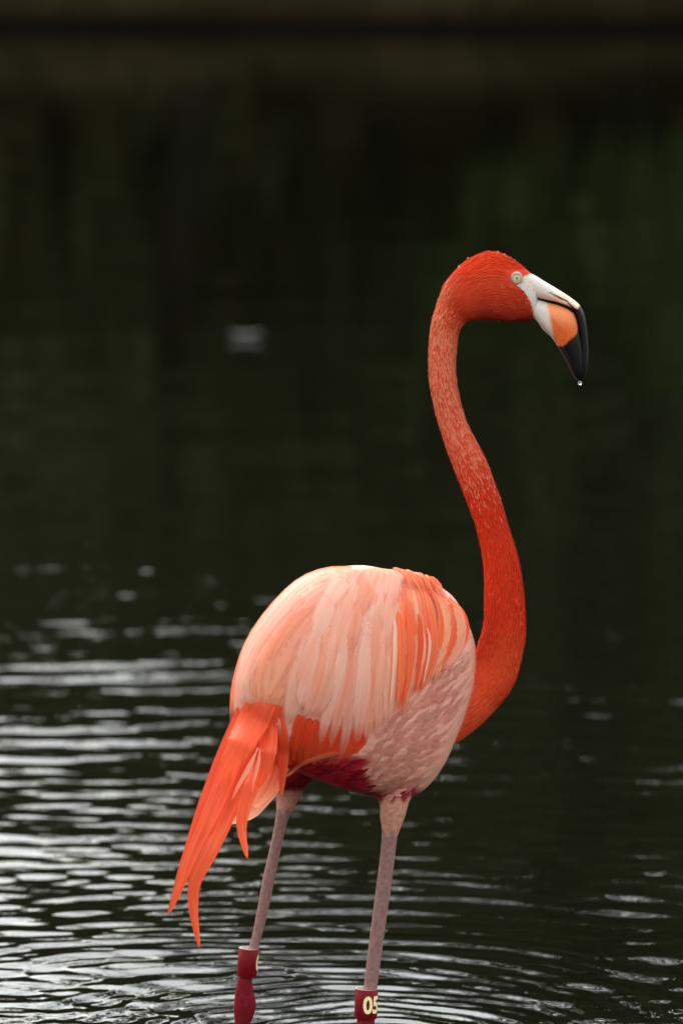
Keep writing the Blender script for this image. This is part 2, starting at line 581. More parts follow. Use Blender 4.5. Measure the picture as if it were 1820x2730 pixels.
def place_tree(name, meshes, loc, rz, sc, label, group, leaf):
    r = bpy.data.objects.new(name, None); COL.objects.link(r)
    z = float(ground_z(np.array(loc[0]), np.array(loc[1])))
    r.location = (loc[0], loc[1], z); r.rotation_euler = (0, 0, rz); r.scale = (sc, sc, sc)
    tag(r, label, 'tree', group)
    link('trunk', meshes[0], r); link('crown', meshes[1], r)
    return r

TA = make_tree_meshes(9.5, 1, 2.5, 0.15, 190)
TB = make_tree_meshes(8.5, 2, 2.3, 0.15, 190)
TC = make_tree_meshes(4.3, 3, 1.5, 0.13, 420)
for t in (TA, TB): t[0].materials.append(M_BARK); t[1].materials.append(M_LEAF_DARK)
TC[0].materials.append(M_BARK); TC[1].materials.append(M_LEAF_DARK)
tall = [(0.9, 20.6), (2.9, 20.2), (4.8, 21.2), (1.9, 22.8), (6.9, 20.8), (9.3, 21.6), (0.35, 23.6), (3.9, 24.0),
        (5.6, 23.0), (7.9, 23.4), (-7.4, 21.0), (-9.0, 20.4), (-11.0, 21.5), (11.8, 20.5), (-13.5, 20.8)]
for i, (x, y) in enumerate(tall):
    place_tree('broadleaf_tree', (TA, TB)[i % 2], (x, y), i * 1.9, 0.92 + 0.12 * math.sin(i * 2.1),
               'tall dark broadleaf tree mirrored in the pond, on the shaded far bank', 'tall trees on the far bank', None)
low = [(-0.52, 19.15), (-1.7, 20.3), (-2.9, 20.0), (-4.3, 20.6), (-2.2, 21.8), (-3.6, 22.2), (-1.0, 21.6)]
for i, (x, y) in enumerate(low):
    place_tree('young_tree', TC, (x, y), i * 2.3, 0.92 + 0.12 * math.sin(i * 1.7),
               'young low tree in the gap between the tall trees of the far bank', 'young trees in the gap on the far bank', None)

def make_shrub_mesh(h, wdt, seed, per=900, size=0.09):
    rg = np.random.default_rng(seed)
    parts = []; cen = []; rr = []
    for k in range(9):
        a = rg.uniform(0, 6.28); L = wdt * rg.uniform(0.3, 0.8)
        tip = np.array([math.cos(a) * L, math.sin(a) * L, h * rg.uniform(0.45, 0.95)])
        parts.append(tube(catmull([(0, 0, -0.1), tip * np.array([0.35, 0.35, 0.55]), tip], 6), np.linspace(0.022, 0.006, 6), 5))
        cen += [tip, tip * np.array([0.8, 0.8, 0.55])]; rr += [rg.uniform(0.25, 0.42) * wdt, rg.uniform(0.2, 0.35) * wdt]
    v, f = merge(parts)
    return mesh_np('stem', v, f), leaves_mesh('foliage', cen, rr, per, size, seed + 9)

def place_shrub(name, meshes, loc, rz, sc, label, group=None):
    r = bpy.data.objects.new(name, None); COL.objects.link(r)
    r.location = (loc[0], loc[1], float(ground_z(np.array(loc[0]), np.array(loc[1]))))
    r.rotation_euler = (0, 0, rz); r.scale = sc
    tag(r, label, 'shrub', group)
    link('stem', meshes[0], r); link('foliage', meshes[1], r)
    return r

SG = make_shrub_mesh(1.1, 0.75, 21)
SD = make_shrub_mesh(1.9, 1.2, 22, 900, 0.13)
SO = make_shrub_mesh(1.9, 1.0, 25, 700, 0.11)
SR = make_shrub_mesh(1.9, 0.75, 23, 700, 0.09)
for s, mt in ((SG, M_LEAF_GREEN), (SD, M_LEAF_DARK), (SO, M_LEAF_OLIVE), (SR, M_LEAF_RUST)):
    s[0].materials.append(M_BARK); s[1].materials.append(mt)
place_shrub('waterside_shrub', SG, (1.02, 18.80), 0.4, (1.1, 1.1, 1), 'bright green leafy shrub leaning over the water at the far bank')
place_shrub('rusty_shrub', SR, (-1.55, 19.7), 1.4, (1, 1, 1.0), 'rust coloured shrub among the green ones on the far bank')
for x, y, rz in ((-1.05, 20.0, 0.3), (0.15, 20.0, 2.0)):
    place_shrub('olive_shrub', SO, (x, y), rz, (1, 1, 1), 'olive brown shrub beside the slim dark trunk on the far bank', 'olive shrubs on the far bank')
for i, (x, y) in enumerate([(0.6, 20.4), (2.3, 19.7), (3.9, 19.9), (-0.2, 20.6), (-3.1, 19.6), (-4.9, 19.8), (5.6, 19.9), (1.2, 21.4),
                            (-2.3, 19.9), (-6.9, 19.7), (7.6, 19.8), (0.9, 19.9)]):
    place_shrub('understory_shrub', SD, (x, y), i * 1.3, (1.15, 1.15, 0.9 + 0.25 * math.sin(i * 2.2)),
                'dark green undergrowth shrub beneath the trees of the far bank', 'undergrowth along the far bank')
fwc = []; fwr = []; fwp = []
for x in np.arange(-34, 35, 1.5):
    top = 5.4 if -7.5 < x < -0.6 else 11.5
    for z in np.arange(0.5, top, 1.5):
        fwc.append((x + 0.5 * math.sin(z * 3 + x), 30 + 1.6 * math.sin(x * 1.7 + z), z)); fwr.append(1.25 + 0.25 * math.sin(x * 2.3 + z * 1.7)); fwp.append(240 if z < 7.0 else 62)
        if abs(x) < 12 and z < 5:
            fwc.append((x + 0.75, 33 + math.sin(x + z), z + 0.4)); fwr.append(1.35); fwp.append(240)
wv = leaves_mesh('far_wood', fwc, fwr, fwp, 0.60, 77, 0.9)
fw = link('far_wood', wv, None, M_LEAF_DARK)
tag(fw, 'dense dark mass of woodland far behind the bank trees', 'woodland', kind='stuff')

# ------------------------------------------------------------------ flamingo: skeleton of outlines
flamingo = bpy.data.objects.new('flamingo', None)
COL.objects.link(flamingo)
tag(flamingo, 'orange pink flamingo wading in the dark pond, head turned right', 'flamingo')

def dc(px):                                   # the body axis points away to the right
    return (px - 962) * 0.00036 * 0.72

NECK_D = 0.10
# body: vertical slices, tail end to breast (zoom-2 pixels: x, top, bottom, depth radius)
bs_ = [(104, 655, 700, .006), (135, 535, 800, .030), (200, 388, 905, .050), (300, 252, 985, .066), (420, 156, 1045, .077),
       (560, 101, 1098, .084), (700, 84, 1140, .087), (830, 104, 1166, .086), (950, 116, 1150, .080), (1060, 178, 1046, .068),
       (1140, 245, 885, .052), (1205, 372, 690, .030), (1230, 450, 520, .006)]
body_st = []
for x, a, b_, dr in bs_:
    o_, i_ = Z2(x, a), Z2(x, b_)
    body_st.append((o_, i_, dc(o_[0]) , dr))
bv, bf, bfl, bt = loft(body_st, 120, 120)

# neck and head: (nape side, throat side)
K = 0.00036
nk = []
def st(o_, i_, d=NECK_D, k=0.98):
    o_ = np.array(o_); i_ = np.array(i_)
    nk.append((o_, i_, d, np.linalg.norm(o_ - i_) / 2 * K * k))
for o_, i_, d in (((960, 660), (1100, 925), .085), ((1035, 610), (1165, 893), .095), ((1110, 560), (1255, 822), .10),
                  ((1180, 515), (1345, 728), .103), ((1232, 475), (1413, 622), .104)):
    st(Z2(*o_), Z2(*i_), d)
for y1, L, y2, R in ((1435, 1110, 1475, 1204), (1385, 1112, 1405, 1205), (1330, 1112, 1340, 1199), (1275, 1107, 1275, 1187), (1210, 1093, 1200, 1164),
                 (1140, 1067, 1125, 1141), (1070, 1040, 1050, 1112), (1000, 1015, 975, 1073), (930, 996, 915, 1054), (865, 985, 860, 1046), (800, 985, 805, 1047)):
    st(Z0(L, y1), Z0(R, y2))
H1 = [((150, 735), (370, 800), .0205), ((183, 615), (412, 735), .0213), ((215, 515), (450, 704), .022), ((265, 400), (505, 694), .0225),
      ((370, 277), (565, 694), .0228), ((480, 197), (632, 699), .0228), ((610, 154), (702, 706), .0222), ((740, 180), (795, 712), .021),
      ((850, 247), (885, 708), .019), ((945, 326), (965, 698), .0155), ((985, 372), (1000, 665), .012)]
for o_, i_, dr in H1:
    o_, i_ = np.array(Z1(*o_)), np.array(Z1(*i_))
    w_ = np.linalg.norm(o_ - i_) / 2 * K
    nk.append((o_, i_, NECK_D, min(dr, w_)))
nv, nf, nfl, ntt = loft(nk, 420, 72)

def limb(ctl, n, m, kdepth=0.95):
    s_ = []
    for (l_, r_, d, kk) in ctl:
        l_ = np.array(l_); r_ = np.array(r_)
        s_.append((l_, r_, d, np.linalg.norm(l_ - r_) / 2 * K * kk))
    return loft(s_, n, m)

# legs: (left edge, right edge, depth, roundness)
near = [(Z2(720, 900), Z2(1010, 900), 0.01, .9), (Z3(1270, 540), Z3(1545, 560), -.002, .8), (Z3(1322, 650), Z3(1503, 640), -.012, .8), (Z3(1326, 730), Z3(1478, 730), -.014, .85),
        (Z3(1338, 815), Z3(1442, 825), -.015, .9), (Z3(1336, 850), Z3(1432, 850), -.015, 1), (Z3(1328, 960), Z3(1418, 960), -.015, 1),
        (Z3(1303, 1160), Z3(1394, 1160), -.015, 1), (Z3(1274, 1380), Z3(1362, 1380), -.015, 1), (Z4(1078, 440), Z4(1176, 440), -.015, 1),
        (Z4(1062, 560), Z4(1162, 560), -.015, 1), (Z4(1040, 680), Z4(1152, 680), -.015, 1), (Z4(1018, 770), Z4(1146, 770), -.016, 1),
        (Z4(1000, 850), Z4(1140, 850), -.017, 1), (Z4(1015, 960), Z4(1110, 960), -.016, 1), (Z4(1018, 1150), Z4(1095, 1150), -.012, 1),
        (Z4(1015, 1900), Z4(1085, 1900), 0.0, 1)]
far = [(Z2(420, 940), Z2(640, 960), 0.035, .9), (Z3(650, 480), Z3(920, 520), 0.04, .8), (Z3(702, 600), Z3(862, 600), 0.045, .85), (Z3(708, 690), Z3(812, 690), 0.045, .9),
       (Z3(700, 760), Z3(775, 770), 0.045, 1), (Z3(676, 890), Z3(746, 890), 0.045, 1), (Z3(628, 1100), Z3(702, 1100), 0.045, 1),
       (Z3(588, 1320), Z3(656, 1320), 0.045, 1), (Z4(275, 230), Z4(345, 230), 0.045, 1), (Z4(225, 330), Z4(315, 330), 0.045, 1), (Z4(204, 440), Z4(292, 440), 0.045, 1),
       (Z4(178, 540), Z4(302, 540), 0.045, 1), (Z4(168, 630), Z4(322, 650), 0.045, 1), (Z4(165, 710), Z4(300, 740), 0.045, 1), (Z4(172, 800), Z4(276, 800), 0.044, 1),
       (Z4(180, 1000), Z4(262, 1000), 0.043, 1), (Z4(230, 1750), Z4(300, 1750), 0.035, 1)]
lv, lf, lfl, ltt = limb(near, 150, 40)
fv, ff, ffl, ftt = limb(far, 150, 40)

# webbed feet on the pond bed, under the water
def foot(at, head):
    parts = []
    for a, L in ((-0.55, .075), (0.0, .085), (0.55, .075)):
        d = np.array([math.cos(head + a), math.sin(head + a), 0])
        pth = catmull([at + np.array([0, 0, .012]), at + d * L * .5 + np.array([0, 0, .008]), at + d * L], 8)
        v, f = tube(pth, np.linspace(.009, .005, 8), 10)
        n0 = len(v); v = np.vstack([v, pth[0], pth[-1]]); f = f.tolist()
        for j in range(10):
            f.append([n0, (j + 1) % 10, j]); f.append([n0 + 1, 70 + j, 70 + (j + 1) % 10])
        parts.append((v, f))
    return parts
feet = foot(lv[-1] + np.array([0, 0, .0]), 0.7) + foot(fv[-1] + np.array([0, 0, .0]), 0.7)

# ---- one continuous skin
bm = bmesh.new()
def add(v, f):
    vs_ = [bm.verts.new(p) for p in v]
    for q in f:
        try: bm.faces.new([vs_[i] for i in q])
        except ValueError: pass
for v, f in [(bv, bf), (nv, nf), (lv, lf), (fv, ff)] + feet: add(v, f)
bmesh.ops.recalc_face_normals(bm, faces=bm.faces)
raw = bpy.data.meshes.new('raw'); bm.to_mesh(raw); bm.free()
tmp = bpy.data.objects.new('raw', raw); COL.objects.link(tmp)
rm = tmp.modifiers.new('r', 'REMESH'); rm.mode = 'VOXEL'; rm.voxel_size = 0.0015
sm = tmp.modifiers.new('s', 'SMOOTH'); sm.iterations = 5; sm.factor = 0.5
dg = bpy.context.evaluated_depsgraph_get()
body_me = bpy.data.meshes.new_from_object(tmp.evaluated_get(dg))
bpy.data.objects.remove(tmp); bpy.data.meshes.remove(raw)
body_me.name = 'body'
body_me.polygons.foreach_set('use_smooth', np.ones(len(body_me.polygons), bool))
nvtx = len(body_me.vertices)
co = np.empty(nvtx * 3, np.float32); body_me.vertices.foreach_get('co', co); co = co.reshape(-1, 3).astype(float)

# ---- colours, laid on by place on the bird
def z1c(px): return (px - np.array([1100, 620])) * 3.0154
def z2c(px): return (px - np.array([560, 1460])) * 1.742
def z3c(px): return (px - np.array([420, 1850])) * 2.24

C_NECK_UP = lin(203, 78, 46); C_NECK_LOW = lin(196, 48, 21); C_NECK_BASE = lin(214, 68, 34)
C_HEAD = lin(194, 58, 32); C_WHITE = lin(208, 194, 183)
C_LEG = lin(142, 106, 101); C_LEGTOP = lin(182, 128, 108); C_CRIM = lin(172, 24, 44); C_BREAST = lin(220, 154, 134)

src = np.vstack([bv, nv, lv, fv]); part_id = np.concatenate([np.zeros(len(bv)), np.ones(len(nv)), np.full(len(lv), 2), np.full(len(fv), 3)])
sflow = np.vstack([bfl * [0.5, 0.30, 1], nfl + [3, 0, 0], lfl * [2.4, 0.3, 1] + [6, 0, 0], ffl * [2.4, 0.3, 1] + [9, 0, 0]])
scol = np.zeros((len(src), 3)); sfl = np.zeros(len(src))
def smooth01(x): x = np.clip(x, 0, 1); return x * x * (3 - 2 * x)
def mixa(a, b, t): return a * (1 - t[:, None]) + b * t[:, None]
# body
p2 = z2c(to_px(bv))
c = np.tile(lin(236, 178, 158), (len(bv), 1))
c = mixa(c, np.tile(C_BREAST, (len(bv), 1)), smooth01((p2[:, 0] * 0.9 + p2[:, 1] * 0.7 - 1225) / 120))
under = smooth01((p2[:, 1] - 930 - 0.10 * (p2[:, 0] - 480)) / 40) * smooth01((745 - p2[:, 0] + 30 * np.sin(p2[:, 1] / 17)) / 40)
c = mixa(c, np.tile(C_CRIM, (len(bv), 1)), under)
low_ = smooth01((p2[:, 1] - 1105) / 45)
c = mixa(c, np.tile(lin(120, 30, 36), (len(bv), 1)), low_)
scol[:len(bv)] = c
# neck + head, by arc length
o0 = len(bv); p0 = to_px(nv) / 1.1607
yy = p0[:, 1]
c = np.tile(C_NECK_BASE, (len(nv), 1))
tlow = smooth01((1520 - yy) / 110)
c = mixa(c, np.tile(C_NECK_LOW, (len(nv), 1)), tlow)
c = mixa(c, np.tile(C_NECK_UP, (len(nv), 1)), smooth01((1150 - yy) / 200))
onhead = smooth01((p0[:, 0] - 1000) / 75) * smooth01((800 - yy) / 110)
c = mixa(c, np.tile(C_HEAD, (len(nv), 1)), onhead)
crown = onhead * smooth01((648 - yy) / 40)
c = mixa(c, np.tile(lin(206, 54, 20), (len(nv), 1)), crown)
scol[o0:o0 + len(nv)] = c
fleck = 0.6 * smooth01((1270 - yy) / 360) * (1 - onhead) + 0.12
fleck = fleck * (1 - 0.9 * onhead) + 0.10 * onhead
sfl[o0:o0 + len(nv)] = fleck
# legs
for v, off, yfe in ((lv, o0 + len(nv), 820), (fv, o0 + len(nv) + len(lv), 690)):
    p3 = z3c(to_px(v)); y3 = p3[:, 1]
    c = np.tile(C_LEGTOP, (len(v), 1))
    c = mixa(c, np.tile(C_LEG, (len(v), 1)), smooth01((y3 - yfe - 18 * np.sin(p3[:, 0] / 9)) / 22))
    c = mixa(c, np.tile(lin(112, 28, 34), (len(v), 1)), smooth01((655 - y3 + 18 * np.sin(p3[:, 0] / 11)) / 40) if off == o0 + len(nv) else smooth01((600 - y3) / 40))
    pz4 = (to_px(v) - np.array([560, 2430])) * 2.613
    joint = smooth01((pz4[:, 1] - (700 if off == o0 + len(nv) else 370)) / 60)
    c = mixa(c, np.tile(lin(112, 24, 34), (len(v), 1)), joint)
    scol[off:off + len(v)] = c
kd = KDTree(len(src))
for i, p in enumerate(src): kd.insert(p, i)
kd.balance()
vc = np.zeros((nvtx, 3)); vf = np.zeros((nvtx, 3)); vfl = np.zeros(nvtx); vpart = np.zeros(nvtx, int)
for i in range(nvtx):
    best = kd.find_n(co[i], 4)
    ids = [b_[1] for b_ in best]
    pid = part_id[ids[0]]
    w_ = np.array([1 / (b_[2] + 1e-4) for b_ in best])
    ok = (part_id[ids] == pid) & (np.abs(sflow[ids, 1] - sflow[ids[0], 1]) < 0.02)
    wk = w_ * ok
    vc[i] = (w_ @ scol[ids]) / w_.sum(); vfl[i] = (w_ @ sfl[ids]) / w_.sum()
    vf[i] = (wk @ sflow[ids]) / wk.sum(); vpart[i] = int(pid)
q1 = z1c(to_px(co))
face = in_poly(q1, [(893, 352), (962, 320), (1100, 330), (1100, 760), (1003, 712), (968, 650), (948, 566), (896, 474), (838, 428), (850, 395)]) & (vpart == 1)
vc[face] = C_WHITE; vfl[face] = 0; vf[face] = (0.5, 0.5, 0)
for sp in ((955, 372), (965, 412), (972, 420), (967, 462), (940, 400), (925, 430), (990, 398), (915, 452)):
    near_ = face & (np.hypot(q1[:, 0] - sp[0], (q1[:, 1] - sp[1]) * 0.6) < 6)
    vc[near_] = lin(224, 160, 128)
brow = smooth01(1 - dist_line(q1, [(845, 425), (890, 400), (905, 365)]) / 28)[:, None] * face[:, None]
vc = vc * (1 - 0.4 * brow) + lin(206, 168, 150) * 0.4 * brow
set_color(body_me, vc, vfl); set_vec(body_me, vf)
body = link('body', body_me, flamingo, M_PLUM)
bvh = BVHTree.FromPolygons([tuple(p) for p in co], [tuple(p.vertices) for p in body_me.polygons])
# the plumage surface the wing feathers lie on: trunk only
bvh_body = BVHTree.FromPolygons([tuple(p) for p in bv], bf)

def hit(p, tree=None, back=False):
    d = Vector(ray(p)).normalized()
    o_ = Vector(CAM)
    if back: o_ = o_ + d * 14; d = -d
    return (tree or bvh).ray_cast(o_, d)

# ---- short fine feathers lying along neck and head, tips towards the body
M_FINE = mat_vcol('short_neck_feather', 0.75, 0.04, (500, 500, 500), 0.12, 0.0)
def fine_feathers(count, seed):
    rg = np.random.default_rng(seed)
    NN, MM = 420, 72
    ring = nv[:NN * MM].reshape(NN, MM, 3); cen = ring.mean(1)
    colr = scol[o0:o0 + NN * MM].reshape(NN, MM, 3); flk = sfl[o0:o0 + NN * MM].reshape(NN, MM)
    V = []; Fc = []; C = []; q_ = 0
    for _ in range(count):
        k = int(rg.integers(48, NN - 14)); j = int(rg.integers(0, MM))
        p = ring[k, j]
        z = z1c(to_px(p))
        if in_poly([z], [(770, 300), (905, 300), (962, 320), (1100, 330), (1100, 760), (1003, 712), (968, 650), (948, 566), (896, 474), (838, 440), (770, 420)])[0]: continue
        n_ = p - cen[k]; n_ /= np.linalg.norm(n_) + 1e-9
        T = ring[k - 3, j] - p; T = T / (np.linalg.norm(T) + 1e-9) + n_ * 0.05 + rg.normal(0, 0.09, 3); T /= np.linalg.norm(T)
        S = np.cross(T, n_); S /= np.linalg.norm(S) + 1e-9
        L = rg.uniform(0.003, 0.0065); w_ = rg.uniform(0.00035, 0.0007)
        c = colr[k, j] * rg.uniform(0.89, 1.11)
        if rg.uniform() < (flk[k, j] - 0.16) * 1.2: c = c * 0.70 + lin(244, 168, 134) * 0.30
        b0 = p + n_ * 0.0001
        V += [b0 - S * w_ * .6, b0 + S * w_ * .6, b0 + T * L * .6 + S * w_ + n_ * 0.0002, b0 + T * L + n_ * 0.0001, b0 + T * L * .6 - S * w_ + n_ * 0.0002]
        Fc.append([q_, q_ + 1, q_ + 2, q_ + 3, q_ + 4]); q_ += 5
        C += [c * .9, c * .9, c, c * 1.08, c]
    me = mesh_np('neck_feathers', V, Fc, False); set_color(me, np.clip(C, 0, 1))
    o_ = link('neck_feathers', me, flamingo, M_FINE); o_['kind'] = 'stuff'
fine_feathers(26000, 31)

# ------------------------------------------------------------------ bill
MOUTH = [(985, 528), (1010, 532), (1060, 546), (1150, 567), (1230, 594), (1290, 626), (1322, 692), (1346, 802), (1362, 930), (1361, 1060), (1352, 1140), (1347, 1189)]
upper_t = [(890, 350), (955, 334), (1070, 400), (1170, 460), (1262, 520), (1336, 580), (1379, 652), (1401, 780), (1411, 920), (1404, 1060), (1386, 1140), (1362, 1190)]
upper_m = [(900, 520), (985, 530), (1060, 546), (1150, 567), (1230, 594), (1290, 624), (1315, 700), (1332, 810), (1342, 935), (1340, 1062), (1338, 1142), (1340, 1190)]
up_dr = [.010, .0128, .0125, .0115, .0108, .0102, .0098, .0088, .0074, .0054, .0036, .0012]
lower_m = [(900, 505), (985, 526), (1056, 544), (1146, 566), (1226, 594), (1286, 626), (1324, 692), (1354, 800), (1374, 928), (1374, 1060), (1362, 1138), (1350, 1190)]
lower_i = [(920, 660), (990, 703), (1040, 775), (1100, 830), (1140, 880), (1168, 930), (1195, 975), (1228, 1030), (1258, 1095), (1285, 1150), (1312, 1180), (1336, 1193)]
lo_dr = [.010, .0122, .0126, .0128, .0128, .0124, .0116, .0100, .0080, .0058, .0038, .0012]
ORANGE = [(1062, 560), (1150, 578), (1230, 608), (1288, 648), (1312, 700), (1322, 760), (1316, 812), (1290, 842), (1257, 856), (1240, 886), (1206, 912), (1172, 914), (1130, 890), (1105, 860), (1118, 800), (1108, 760), (1085, 680)]

def bill_part(name, A, B, dr, is_upper):
    stt = [(Z1(*a), Z1(*b_), NECK_D, d) for a, b_, d in zip(A, B, dr)]
    v, f, fl, t = loft(stt, 220, 96, 2.35)
    q = z1c(to_px(v))
    n_ = len(v)
    dm = dist_line(q, MOUTH[1:7])
    C = np.tile(C_WHITE, (n_, 1))
    if is_upper:
        C = mixa(C, np.tile(lin(243, 196, 168), (n_, 1)), smooth01((q[:, 0] - 1090) / 110) * smooth01((dist_line(q, upper_t[1:6]) + 60) / 60))
        C = mixa(C, np.tile(lin(240, 160, 120), (n_, 1)), 0.7 * smooth01(1 - dist_line(q, [(1030, 505), (1090, 520), (1150, 545)]) / 26))
        blk = in_poly(q, [(1345, 575), (1322, 615), (1298, 604), (1248, 556), (1238, 566), (1284, 612), (1270, 640), (1330, 1300), (1500, 1300), (1500, 560)])
        C[blk] = lin(9, 7, 8)
        nos = dist_line(q, [(1096, 485), (1130, 503), (1180, 527), (1240, 556)])
        wid = 3 + 6 * np.clip(1 - np.abs(q[:, 0] - 1180) / 80, 0, 1)
        C[nos < wid] = lin(40, 16, 20)
        cr = dist_line(q, [(1188, 490), (1215, 515), (1246, 552)])
        C = mixa(C, np.tile(lin(120, 70, 60), (n_, 1)), 0.7 * smooth01(1 - cr / 5))
    else:
        org = in_poly(q, ORANGE)
        toward = smooth01((q[:, 0] - 1060 - (q[:, 1] - 560) * 0.19) / 30)
        oc = mixa(np.tile(lin(236, 138, 84), (n_, 1)), np.tile(lin(218, 98, 42), (n_, 1)), smooth01((q[:, 1] - 620) / 180))
        cr = dist_line(q, [(1112, 690), (1150, 740), (1195, 790), (1228, 822)])
        oc = mixa(oc, np.tile(lin(176, 66, 24), (n_, 1)), 0.75 * smooth01(1 - cr / 16))
        for k in range(4):
            ln = dist_line(q, [(1196 + 11 * k, 858 - 3 * k), (1214 + 9 * k, 892 - 6 * k)])
            oc = mixa(oc, np.tile(lin(60, 22, 14), (n_, 1)), 0.8 * smooth01(1 - ln / 4))
        C = mixa(C, oc, toward)
        beyond = ~org & in_poly(q, [(1062, 540), (1500, 540), (1500, 1300), (1100, 1300), (1160, 912), (1172, 914), (1206, 912), (1240, 886), (1257, 856), (1290, 842), (1316, 812), (1322, 760), (1312, 700), (1288, 648), (1230, 608), (1150, 578), (1062, 560)])
        C[beyond] = lin(9, 7, 8)
        gray = smooth01(1 - dist_line(q, [(1030, 740), (1105, 835), (1150, 890)]) / 34)
        C = mixa(C, np.tile(lin(168, 120, 92), (n_, 1)), 0.55 * gray * (~beyond))
    # dark gape between the mandibles, sunk a little
    gape = (dm < 6.5 + 5.0 * np.clip((q[:, 0] - 1010) / 120, 0, 1)) & (q[:, 0] > 1003)
    C[gape] = lin(30, 12, 14)
    sink = np.clip(1 - dm / 9, 0, 1) * smooth01((q[:, 0] - 1003) / 20) * smooth01((1300 - q[:, 0]) / 30)
    v = v.copy(); v[:, 1] += np.where(v[:, 1] < NECK_D, 1, -1) * sink * 0.0014
    if is_upper:
        ns = np.clip(1 - nos / 9, 0, 1)
        v[:, 1] += np.where(v[:, 1] < NECK_D, 1, -1) * ns * 0.0016
    G = C[:220 * 96].reshape(220, 96, 3)                      # colours run into each other a little
    for _ in range(2):
        G[1:-1] = (G[:-2] + 2 * G[1:-1] + G[2:]) / 4
        G = (np.roll(G, 1, 1) + 2 * G + np.roll(G, -1, 1)) / 4
    C[:220 * 96] = G.reshape(-1, 3)
    me = bpy.data.meshes.new(name)
    me.from_pydata([tuple(p) for p in v], [], f)
    me.update()
    me.polygons.foreach_set('use_smooth', np.ones(len(me.polygons), bool))
    bmx = bmesh.new(); bmx.from_mesh(me); bmesh.ops.recalc_face_normals(bmx, faces=bmx.faces); bmx.to_mesh(me); bmx.free()
    set_color(me, C)
    return link(name, me, flamingo, M_BILL), BVHTree.FromPolygons([tuple(p) for p in v], f)
ub, bvh_ub = bill_part('upper_bill', upper_t, upper_m, up_dr, True)
lb, bvh_lb = bill_part('lower_bill', lower_m, lower_i, lo_dr, False)
ub['label'] = 'cream and peach upper bill with black hooked tip and slit nostril'
lb['label'] = 'deep orange lower bill with black tip'

# ------------------------------------------------------------------ eyes
def dome(r0, r1, h0, h1, cols, rings, m=40, prof=None):
    """disc or ring from radius r0 to r1 with height profile"""
    rs = np.linspace(r0, r1, rings); th = np.linspace(0, 2 * math.pi, m, endpoint=False)
    V = []; C = []
    for k, r in enumerate(rs):
        t = k / (rings - 1)
        h = prof(t) if prof else h0 + (h1 - h0) * t
        V.append(np.stack([r * np.cos(th), r * np.sin(th), np.full(m, h)], -1))
        C.append(np.tile(cols(t), (m, 1)))
    return np.vstack(V), grid_faces(rings, m, True), np.vstack(C)

for back in (False, True):
    loc, nor, _, _ = hit(Z1(832, 370), bvh, back)
    vdir = (-Vector(ray(Z1(832, 370))).normalized()) * (-1 if back else 1)
    nor = (nor * 0.35 + vdir * 0.65).normalized()
    rot = nor.to_track_quat('Z', 'Y').to_matrix().to_4x4()
    M4 = np.array(Matrix.Translation(loc + nor * 0.0002) @ rot)
    def put(name, v, f, c, parent, mat):
        v = v @ M4[:3, :3].T + M4[:3, 3]
        me = mesh_np(name, v, f); set_color(me, c)
        return link(name, me, parent, mat)
    v, f, c = dome(0.0002, 0.0048, 0, 0, lambda t: lin(62, 46, 32), 8, prof=lambda t: 0.0026 * math.sqrt(max(0, 1 - (0.8 * t) ** 2)))
    eye = put('eye', v, f, c, flamingo, M_IRIS)
    v, f, c = dome(0.0011, 0.0040, 0, 0, lambda t: lin(178, 163, 114) * (1 - 0.25 * max(0, t - .8) / .2 - 0.2 * max(0, .3 - t)), 10, prof=lambda t: 0.0003 + 0.0026 * math.sqrt(max(0, 1 - (0.66 * (0.275 + .725 * t)) ** 2)))
    put('iris', v, f, c, eye, M_IRIS)
    v, f, c = dome(0.00005, 0.00115, 0, 0, lambda t: lin(14, 10, 8), 5, prof=lambda t: 0.00036 + 0.0026 * math.sqrt(max(0, 1 - (0.19 * t) ** 2)))
    put('pupil', v, f, c, eye, M_EYE)
    def lidc(t): return lin(184, 156, 136) * (0.5 + 0.5 * abs(math.sin(t * 6.5 + .5)))
    v, f, c = dome(0.0041, 0.0066, 0, 0, lidc, 14, prof=lambda t: 0.0024 * (1 - t) ** 0.9 + 0.0007 * math.sin(t * math.pi * 2.0) ** 2 - 0.0018 * t * t)
    upm = v[:, 1] > 0
    v[upm, 1] *= 1.10
    put('eyelid', v, f, c, flamingo, M_LID)

# ------------------------------------------------------------------ feathers
class FeatherSurface: pass
def surf(path, tree=bvh_body, fallback=None):
    """depth and outward normal of the plumage under each path point; carried on past the edge"""
    n = len(path)
    dep = np.full(n, np.nan); nor = np.zeros((n, 3))
    for i, p in enumerate(path):
        loc, nn, _, _ = hit(p, tree)
        if loc is not None:
            dep[i] = loc[1]; nor[i] = nn if nn.dot(Vector(ray(p))) < 0 else -nn
    good = np.where(~np.isnan(dep))[0]
    if len(good) == 0:
        dep[:] = fallback if fallback is not None else 0.0
        nor[:] = (0, -1, 0.1)
    else:
        for i in range(n):
            if np.isnan(dep[i]):
                j = good[np.argmin(np.abs(good - i))]
                dep[i] = dep[j]; nor[i] = nor[j] * 0.6 + np.array([0, -1, 0.1]) * 0.4
    for _ in range(3):
        dep[1:-1] = (dep[:-2] + 2 * dep[1:-1] + dep[2:]) / 4
        nor[1:-1] = (nor[:-2] + 2 * nor[1:-1] + nor[2:]) / 4
    nor /= np.linalg.norm(nor, axis=1)[:, None] + 1e-9
    return dep, nor

